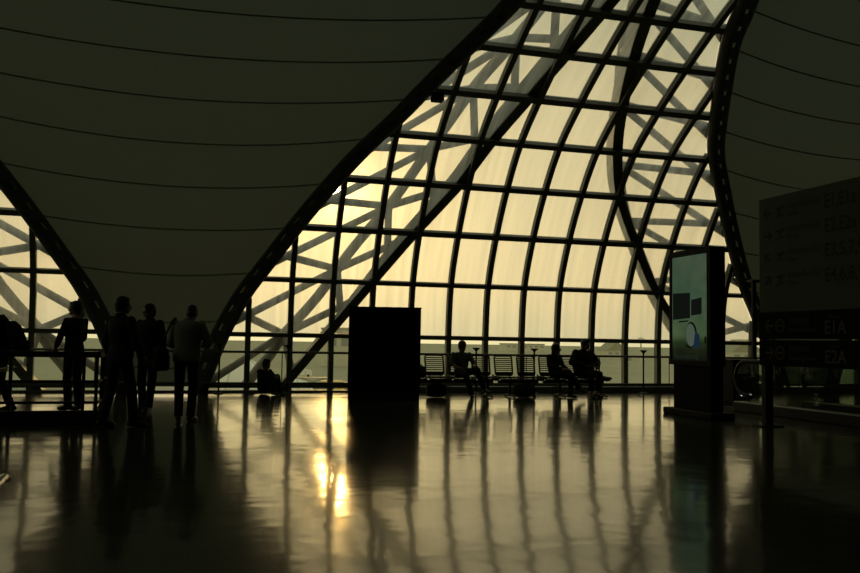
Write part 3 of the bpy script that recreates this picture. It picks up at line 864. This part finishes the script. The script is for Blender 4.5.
def human(name, loc, rz, label, J, top, bottom, hair='short', sc=1.0, sleeves='long', face=0, tilt=0, group=None, socks=False, loose=1.0):
    """local frame: +Y ahead, +X the person's right, floor at z 0"""
    root = empty('person', loc, rz, label, 'person', group)
    j = {k: V(v)*sc for k, v in J.items()}
    # ---- head frame
    hq = Quaternion((0, 0, 1), face) @ Quaternion((1, 0, 0), -tilt)
    hm = hq.to_matrix(); hc = j['head']
    HP = lambda x, y, z: hc + hm @ (V((x, y, z))*sc)
    lat = (j['sho_r'] - j['sho_l']).normalized(); hl = (j['hip_r'] - j['hip_l']).normalized()
    bm = B()
    ball(bm, hc, [v*sc for v in (.074, .094, .112)], 18, hm)                      # skull
    ball(bm, HP(0, .030, -.055), [v*sc for v in (.054, .060, .062)], 14, hm)       # jaw
    ball(bm, HP(0, .098, -.022), [v*sc for v in (.014, .020, .024)], 10, hm)       # nose
    ball(bm, HP(0, .088, -.068), [v*sc for v in (.024, .012, .010)], 10, hm)       # mouth
    for s in (-1, 1):
        ball(bm, HP(s*.075, -.005, -.015), [v*sc for v in (.011, .022, .032)], 10, hm)   # ears
        ball(bm, HP(s*.032, .086, .006), [v*sc for v in (.014, .009, .009)], 8, hm)      # eyes
    capsule(bm, j['neck'] - (j['head']-j['neck'])*.1, hc - hm @ V((0, .02, .06))*sc, .056*sc, .052*sc)
    up = lambda a, b: (b - a).normalized()
    def torso(bm, g, low=None):
        pel, wai, che, nk = j['pel'], j['waist'], j['chest'], j['neck']
        dp = lambda a, t: a.cross(t).normalized()
        sm = (j['sho_l'] + j['sho_r'])/2
        R = []
        lo = low if low is not None else pel - up(pel, wai)*.07*sc
        R.append((lo, hl, dp(hl, up(pel, wai)), .158*g*sc, .112*g*sc))
        R.append((pel, hl, dp(hl, up(pel, wai)), .165*g*sc, .118*g*sc))
        R.append((wai, (hl+lat), dp(hl+lat, up(wai, che)), .145*g*sc, .105*g*sc))
        R.append((che, lat, dp(lat, up(che, nk)), .168*g*sc, .122*g*sc))
        R.append((che.lerp(sm, .65), lat, dp(lat, up(che, nk)), .172*g*sc, .108*g*sc))
        R.append((sm + up(che, nk)*.015*sc, lat, dp(lat, up(che, nk)), .165*g*sc, .080*g*sc))
        R.append((sm.lerp(nk, .75) + up(che, nk)*.015*sc, lat, dp(lat, up(che, nk)), .092*sc, .068*sc))
        loft(bm, R, 20)
        for s in 'lr': ball(bm, j['sho_'+s] - V((0, 0, .012))*sc, .057*g*sc, 12)
    torso(bm, .93)
    for s, sg in (('l', -1), ('r', 1)):
        sh_, el_, wr_ = j['sho_'+s], j['elb_'+s], j['wri_'+s]
        capsule(bm, sh_, el_, .046*sc, .038*sc); capsule(bm, el_, wr_, .038*sc, .026*sc)
        d = (wr_ - el_).normalized()
        inn = j['pal_'+s] if 'pal_'+s in j else V((-sg, .3, 0))
        n = (inn - d*inn.dot(d)).normalized()
        hand(bm, wr_, d, n, sg*(1 if True else -1), sc)
        hp, kn, an = j['hip_'+s], j['kne_'+s], j['ank_'+s]
        capsule(bm, hp, kn, .078*sc, .054*sc); capsule(bm, kn, an, .054*sc, .036*sc)
    remeshed('body', bm, M['skin'], root, .0075, 1)
    # ---- hair
    bm = B()
    ball(bm, HP(0, -.014, .022), [v*sc for v in (.090, .104, .110)], 18, hm)
    ball(bm, HP(0, -.048, -.028), [v*sc for v in (.076, .058, .078)], 14, hm)
    ball(bm, HP(0, .045, .078), [v*sc for v in (.060, .044, .034)], 12, hm)
    if hair == 'long':
        ball(bm, HP(0, -.06, -.11), [v*sc for v in (.080, .05, .13)], 14, hm)
    remeshed('hair', bm, M['hair'], root, .012, 2)
    # ---- top
    bm = B(); g = 1.06*loose
    dn = (j['pel'] - j['waist']).normalized()
    torso(bm, g, j['pel'] + dn*(.10 if J['pel'][2] > .7 else .03)*sc)
    for s in 'lr':
        sh_, el_, wr_ = j['sho_'+s], j['elb_'+s], j['wri_'+s]
        capsule(bm, sh_ - V((0, 0, .012))*sc, el_, .057*loose*sc, .053*loose*sc)
        if sleeves == 'long': tube(bm, [el_, el_.lerp(wr_, .5), wr_ - (wr_-el_).normalized()*.015], [.054*loose*sc, .047*loose*sc, .039*loose*sc], 14); ball(bm, el_, .054*loose*sc, 12)
    if loose > 1: tube(bm, [j['neck'] - (j['head']-j['neck'])*.15, j['neck'] + (j['head']-j['neck'])*.22], [.078*sc, .068*sc], 14)
    remeshed('jacket' if loose > 1 else 'shirt', bm, M[top], root, .011, 2)
    # ---- trousers
    bm = B()
    loft(bm, [(j['pel'] - dn*.07*sc, hl, hl.cross(dn), .152*sc, .112*sc), (j['pel'] + dn*.02*sc, hl, hl.cross(dn), .168*sc, .120*sc), (j['pel'] + dn*.10*sc, hl, hl.cross(dn), .150*sc, .105*sc)], 18)
    for s in 'lr':
        hp, kn, an = j['hip_'+s], j['kne_'+s], j['ank_'+s]
        capsule(bm, hp, kn, .092*sc, .069*sc); d = (an-kn).normalized()
        hem = an - d*(.07 if socks else -.015)*sc
        ball(bm, kn, .069*sc, 12); tube(bm, [kn, kn.lerp(hem, .5), hem], [.069*sc, .064*sc, .062*sc], 14)
    remeshed('trousers', bm, M[bottom], root, .011, 2)
    # ---- shoes
    for s, sg in (('l', -1), ('r', 1)):
        an = j['ank_'+s]; td = (j['toe_'+s] if 'toe_'+s in j else V((sg*.2, 1, 0))).normalized()
        sd_ = td.cross(V((0, 0, 1))).normalized(); un = sd_.cross(td).normalized()
        m3 = Matrix((sd_, td, un)).transposed(); q = lambda x, y, z: an + m3 @ (V((x, y, z))*sc)
        bm = B()
        ball(bm, q(0, -.03, -.035), [v*sc for v in (.040, .055, .045)], 14, m3)
        ball(bm, q(0, .05, -.042), [v*sc for v in (.048, .09, .042)], 14, m3)
        ball(bm, q(0, .115, -.052), [v*sc for v in (.051, .075, .033)], 14, m3)
        capsule(bm, q(0, -.01, -.03), q(0, -.01, .01), .043*sc, .043*sc)
        remeshed('shoe', bm, M['shoe'], root, .011, 1)
        if socks:
            bm = B(); tube(bm, [an - (an-j['kne_'+s]).normalized()*.10*sc, an], [.046*sc, .045*sc], 12); obj('sock', bm, M['sock'], root, True)
    return root

STAND = dict(pel=(0, 0, .94), waist=(0, .01, 1.08), chest=(0, 0, 1.27), neck=(0, -.02, 1.445), head=(0, .015, 1.585),
             sho_l=(-.185, -.01, 1.395), sho_r=(.185, -.01, 1.395), elb_l=(-.245, -.03, 1.12), elb_r=(.245, -.03, 1.12), wri_l=(-.25, .05, .88), wri_r=(.25, .05, .88),
             hip_l=(-.088, 0, .90), hip_r=(.088, 0, .90), kne_l=(-.10, .02, .49), kne_r=(.10, .02, .49), ank_l=(-.11, -.03, .082), ank_r=(.11, -.03, .082))
def pose(base, **k):
    d = dict(base); d.update(k); return d

human('a', (-.76, 11.82, 0), -.80, 'person in dark clothes standing legs apart, nearest of the standing group',
      pose(STAND, ank_l=(-.15, -.13, .082), kne_l=(-.12, -.03, .49), ank_r=(.15, .12, .082), kne_r=(.12, .10, .49), toe_l=(.25, 1, 0), toe_r=(.5, 1, 0),
           elb_r=(.27, .0, 1.13), wri_r=(.24, .16, .92)), 'cloth_black', 'cloth_black', sc=.985, loose=1.12, face=-.5)
human('b', (-.50, 14.2, 0), 2.55, 'person in black facing the nearest man, second of the standing group',
      pose(STAND, ank_l=(-.06, .03, .082), ank_r=(.12, -.06, .082), elb_r=(.25, .03, 1.13), wri_r=(.18, .18, .95)), 'cloth_black', 'cloth_navy', sc=.985, face=-.5, tilt=.05, loose=1.2)
human('c', (.07, 12.5, 0), -.28, 'person in pale jacket seen from behind, head bent down, carrying a shoulder bag',
      pose(STAND, chest=(0, .02, 1.26), neck=(0, .05, 1.43), head=(.02, .13, 1.535), sho_l=(-.185, .02, 1.385), sho_r=(.185, .02, 1.385),
           elb_l=(-.25, .03, 1.11), wri_l=(-.16, .25, 1.02), elb_r=(.29, .06, 1.12), wri_r=(.13, .28, 1.08), ank_l=(-.085, -.02, .082), ank_r=(.085, -.02, .082)),
      'cloth_pale', 'cloth_black', sc=.975, loose=1.16, tilt=.65)
p = at(72, 404, 14.6)
human('d', (p.x, p.y, 0), .9, 'person in dark shirt standing behind the railing before the left glazing',
      pose(STAND, elb_l=(-.22, .08, 1.13), wri_l=(-.16, .22, .97), elb_r=(.23, .04, 1.13), wri_r=(.18, .20, .96)), 'cloth_black', 'cloth_black', sc=1.0, face=.3)
p = at(-1, 404, 14.5); PE = p
human('e', (p.x, p.y, 0), 1.45, 'person in black with a backpack cut by the left photo edge',
      pose(STAND, waist=(0, .03, 1.07), chest=(.0, .07, 1.24), neck=(0, .12, 1.40), head=(0, .17, 1.535), sho_l=(-.185, .09, 1.36), sho_r=(.185, .09, 1.36),
           elb_l=(-.235, .06, 1.09), wri_l=(-.23, .16, .84), elb_r=(.24, .10, 1.09), wri_r=(.2, .28, .95), ank_l=(-.1, -.20, .082), kne_l=(-.1, -.02, .49), ank_r=(.1, .10, .082)), 'cloth_black', 'cloth_black', sc=1.02, loose=1.15, tilt=.25)
root = empty('backpack', (p.x, p.y, 0), 1.45, 'black backpack worn by the person at the left photo edge', 'bag')
bm = B(); loft(bm, [(V((0, -.22, .84)), (1, 0, 0), (0, 1, 0), .12, .08), (V((0, -.24, .88)), (1, 0, 0), (0, 1, 0), .17, .12), (V((0, -.21, 1.1)), (1, 0, 0), (0, 1, 0), .18, .14), (V((0, -.15, 1.30)), (1, 0, 0), (0, 1, 0), .16, .11), (V((0, -.12, 1.37)), (1, 0, 0), (0, 1, 0), .10, .06)], 18); obj('bag_body', bm, M['bag'], root, True)
bm = B(); loft(bm, [(V((0, -.34, .88)), (1, 0, 0), (0, 1, 0), .11, .05), (V((0, -.355, .95)), (1, 0, 0), (0, 1, 0), .13, .06), (V((0, -.345, 1.08)), (1, 0, 0), (0, 1, 0), .12, .05)], 14); obj('front_pocket', bm, M['bag'], root, True)
for s in (-1, 1):
    bm = B(); tube(bm, [V((s*.11, -.08, 1.33)), V((s*.115, .03, 1.455)), V((s*.12, .16, 1.42)), V((s*.13, .22, 1.27)), V((s*.17, .16, 1.08)), V((s*.16, -.08, .95))], .02, 8); obj('strap', bm, M['bag'], root, True)

SIT = dict(pel=(0, .0, .53), waist=(0, -.04, .64), chest=(0, -.05, .80), neck=(0, -.02, .955), head=(0, .03, 1.085),
           sho_l=(-.18, -.03, .915), sho_r=(.18, -.03, .915), elb_l=(-.235, .03, .70), elb_r=(.235, .03, .70), wri_l=(-.14, .25, .62), wri_r=(.14, .25, .62),
           hip_l=(-.085, .03, .52), hip_r=(.085, .03, .52), kne_l=(-.11, .42, .50), kne_r=(.11, .42, .50), ank_l=(-.10, .40, .085), ank_r=(.10, .40, .085))
SY = 17.30
human('f', (5.69, SY+.04, 0), PI, 'person in grey shirt sitting cross-legged beside the flared post',
      pose(SIT, kne_r=(.05, .43, .50), ank_r=(-.08, .44, .085), kne_l=(-.20, .43, .60), ank_l=(-.33, .50, .23), elb_l=(-.27, .05, .69), wri_l=(-.18, .26, .66),
           toe_l=(-.5, 1, -.3)), 'cloth_grey', 'cloth_black', sc=.985, sleeves='short', face=.15)
human('g', (7.82, SY+.02, 0), PI+.45, 'person with long dark hair sitting left of the seated pair, hands on lap',
      pose(SIT, ank_l=(-.05, .40, .085), kne_l=(-.06, .42, .50), kne_r=(.05, .44, .57), ank_r=(-.20, .52, .24), toe_r=(-.4, 1, -.3), wri_l=(-.07, .30, .63), wri_r=(.08, .30, .63)),
      'cloth_black', 'cloth_black', 'long', sc=.965, face=.5)
human('h', (8.47, SY+.02, 0), PI+.28, 'large person in dark jacket and white socks sitting at the right end',
      pose(SIT, pel=(0, .04, .54), chest=(0, .0, .82), neck=(0, .04, .99), head=(0, .10, 1.12), sho_l=(-.20, .02, .945), sho_r=(.20, .02, .945), elb_r=(.36, .08, .74), wri_r=(.14, .30, .66),
           elb_l=(-.34, .10, .73), wri_l=(-.14, .32, .64), ank_l=(-.09, .34, .085), ank_r=(.06, .34, .085)), 'cloth_black', 'cloth_black', sc=1.03, loose=1.38, face=.1, socks=True)
p = at(264, 391, 18.35)
human('i', (p.x, p.y, 0), PI+.7, 'small person crouching on the floor against the glass behind the slanting struts',
      pose(SIT, pel=(0, 0, .13), waist=(0, -.03, .24), chest=(0, -.02, .40), neck=(0, .03, .55), head=(0, .06, .68), sho_l=(-.165, .0, .52), sho_r=(.165, .0, .52),
           elb_l=(-.22, .13, .36), elb_r=(.22, .13, .36), wri_l=(-.10, .30, .38), wri_r=(.10, .30, .38), hip_l=(-.08, .03, .13), hip_r=(.08, .03, .13),
           kne_l=(-.10, .30, .40), kne_r=(.10, .30, .40), ank_l=(-.09, .38, .085), ank_r=(.09, .38, .085)), 'cloth_black', 'cloth_black', sc=.93)

# things people carry
p = V((-.27, 12.43, 0)); root = empty('shoulder_bag', p, -.28, 'dark shoulder bag hanging at the left hip of the pale-jacketed person', 'bag')
bm = B(); loft(bm, [(V((0, 0, .70)), (1, 0, 0), (0, 1, 0), .085, .13), (V((0, 0, .73)), (1, 0, 0), (0, 1, 0), .11, .16), (V((0, 0, .90)), (1, 0, 0), (0, 1, 0), .11, .17), (V((0, 0, 1.00)), (1, 0, 0), (0, 1, 0), .07, .155), (V((0, 0, 1.03)), (1, 0, 0), (0, 1, 0), .04, .13)], 16); obj('bag_body', bm, M['bag'], root, True)
bm = B(); prism(bm, [(-.14, .86), (.14, .86), (.13, 1.0), (-.13, 1.0)], -.118, -.102, lambda u, v, d: V((d, u, v))); obj('flap', bm, M['bag'], root)
bm = B(); tube(bm, [V((0, -.06, 1.01)), V((.045, .03, 1.2)), V((.10, .115, 1.385)), V((.13, .165, 1.43)), V((.13, .24, 1.37)), V((.06, .23, 1.15)), V((0, .12, 1.01))], .014, 8); obj('strap', bm, M['bag'], root, True)

p = at(6, 369, 14.25); root = empty('newspaper', p, .35, 'folded newspaper held low at the left photo edge', 'newspaper')
bm = B()
prism(bm, [(-.22, -.03), (.12, .03), (.125, .042), (-.22, -.012)], -.15, .15, lambda u, v, d: V((u, d, v))); obj('front_pages', bm, M['paper'], root)
bm = B(); prism(bm, [(-.22, -.055), (.06, -.022), (.06, -.012), (-.22, -.036)], -.15, .15, lambda u, v, d: V((u, d, v))); obj('back_pages', bm, M['paper'], root)

# backpack on the seat hidden by the panel edge
root = empty('backpack', (4.76, SY, .425), .1, 'black backpack on the seat just right of the black panel', 'bag')
bm = B(); loft(bm, [(V((0, 0, .0)), (1, 0, 0), (0, 1, 0), .13, .09), (V((0, 0, .03)), (1, 0, 0), (0, 1, 0), .15, .11), (V((0, 0, .14)), (1, 0, 0), (0, 1, 0), .14, .11), (V((0, 0, .21)), (1, 0, 0), (0, 1, 0), .10, .08), (V((0, 0, .235)), (1, 0, 0), (0, 1, 0), .05, .04)], 16); obj('bag_body', bm, M['bag'], root, True)
bm = B(); ball(bm, (0, -.10, .09), (.10, .035, .06), 14); obj('front_pocket', bm, M['bag'], root, True)
bm = B(); tube(bm, [(-.04, 0, .22), (-.03, 0, .26), (.03, 0, .26), (.04, 0, .22)], .008, 6); obj('carry_loop', bm, M['bag'], root, True)

# ------------------------------------------------------------------ camera, light, sky
H = 1.1677
cam_d = bpy.data.cameras.new('camera'); cam_d.sensor_width = 36; cam_d.lens = 36*860.3/860; cam_d.clip_end = 8000; cam_d.clip_start = .05
cam = bpy.data.objects.new('camera', cam_d); C.objects.link(cam)
F_ = V((.2747, .9594, .0633)).normalized(); R_ = V((.96106, -.27578, .0167)).normalized()
U_ = R_.cross(F_).normalized(); R_ = F_.cross(U_).normalized()
cam.matrix_world = Matrix(((R_.x, U_.x, -F_.x, 0), (R_.y, U_.y, -F_.y, 0), (R_.z, U_.z, -F_.z, H), (0, 0, 0, 1)))
bpy.context.scene.camera = cam

SUN = (_F + _R*((338-430)/860.3) - _U*((194-286.5)/860.3)).normalized()
sd = bpy.data.lights.new('sun', 'SUN'); sd.energy = .12; sd.angle = math.radians(1.6); sd.color = (1, .60, .18)
so = bpy.data.objects.new('sun', sd); C.objects.link(so)
so.rotation_euler = (-SUN).to_track_quat('-Z', 'Y').to_euler(); so.location = SUN*60

def world():
    w = bpy.data.worlds.new('hazy_evening_sky'); bpy.context.scene.world = w; w.use_nodes = True
    nt = w.node_tree; nt.nodes.clear(); N = nt.nodes.new; L = nt.links.new
    out = N('ShaderNodeOutputWorld'); bg = N('ShaderNodeBackground')
    tc = N('ShaderNodeTexCoord'); nm = N('ShaderNodeVectorMath'); nm.operation = 'NORMALIZE'; L(tc.outputs['Generated'], nm.inputs[0])
    sp = N('ShaderNodeSeparateXYZ'); L(nm.outputs[0], sp.inputs[0])
    rp = N('ShaderNodeValToRGB'); rp.color_ramp.interpolation = 'EASE'
    el = rp.color_ramp.elements
    el[0].position = 0; el[0].color = (.66, .60, .37, 1)
    el[1].position = 1; el[1].color = (.46, .50, .40, 1)
    e = el.new(.06); e.color = (.84, .68, .37, 1)
    e = el.new(.22); e.color = (.66, .57, .33, 1)
    e = el.new(.42); e.color = (.34, .37, .26, 1)
    L(sp.outputs['Z'], rp.inputs[0])
    dt = N('ShaderNodeVectorMath'); dt.operation = 'DOT_PRODUCT'; dt.inputs[1].default_value = SUN; L(nm.outputs[0], dt.inputs[0])
    mx = N('ShaderNodeMath'); mx.operation = 'MAXIMUM'; mx.inputs[1].default_value = 0; L(dt.outputs['Value'], mx.inputs[0])
    cur = rp.outputs['Color']
    for p, col, k in ((12, (1, .78, .40), .55), (140, (1, .70, .26), .9), (2200, (1, .62, .20), 3.4), (60000, (1, .78, .40), 60)):
        pw = N('ShaderNodeMath'); pw.operation = 'POWER'; pw.inputs[1].default_value = p; L(mx.outputs[0], pw.inputs[0])
        sc = N('ShaderNodeVectorMath'); sc.operation = 'SCALE'; sc.inputs[0].default_value = tuple(c*k for c in col); L(pw.outputs[0], sc.inputs['Scale'])
        ad = N('ShaderNodeVectorMath'); ad.operation = 'ADD'; L(cur, ad.inputs[0]); L(sc.outputs[0], ad.inputs[1]); cur = ad.outputs[0]
    L(cur, bg.inputs[0]); bg.inputs[1].default_value = 1.0
    L(bg.outputs[0], out.inputs[0])
    w.cycles.sampling_method = 'MANUAL'; w.cycles.sample_map_resolution = 2048
world()

sc = bpy.context.scene
sc.view_settings.view_transform = 'Standard'; sc.view_settings.look = 'None'
sc.view_settings.gamma = 1; sc.view_settings.exposure = 0; sc.view_settings.use_curve_mapping = False
cy = sc.cycles
cy.use_denoising = True; cy.denoiser = 'OPENIMAGEDENOISE'
cy.max_bounces = 10; cy.diffuse_bounces = 4; cy.glossy_bounces = 5; cy.transparent_max_bounces = 24; cy.transmission_bounces = 6
cy.sample_clamp_indirect = 6; cy.blur_glossy = .6
cy.caustics_reflective = True; cy.caustics_refractive = False
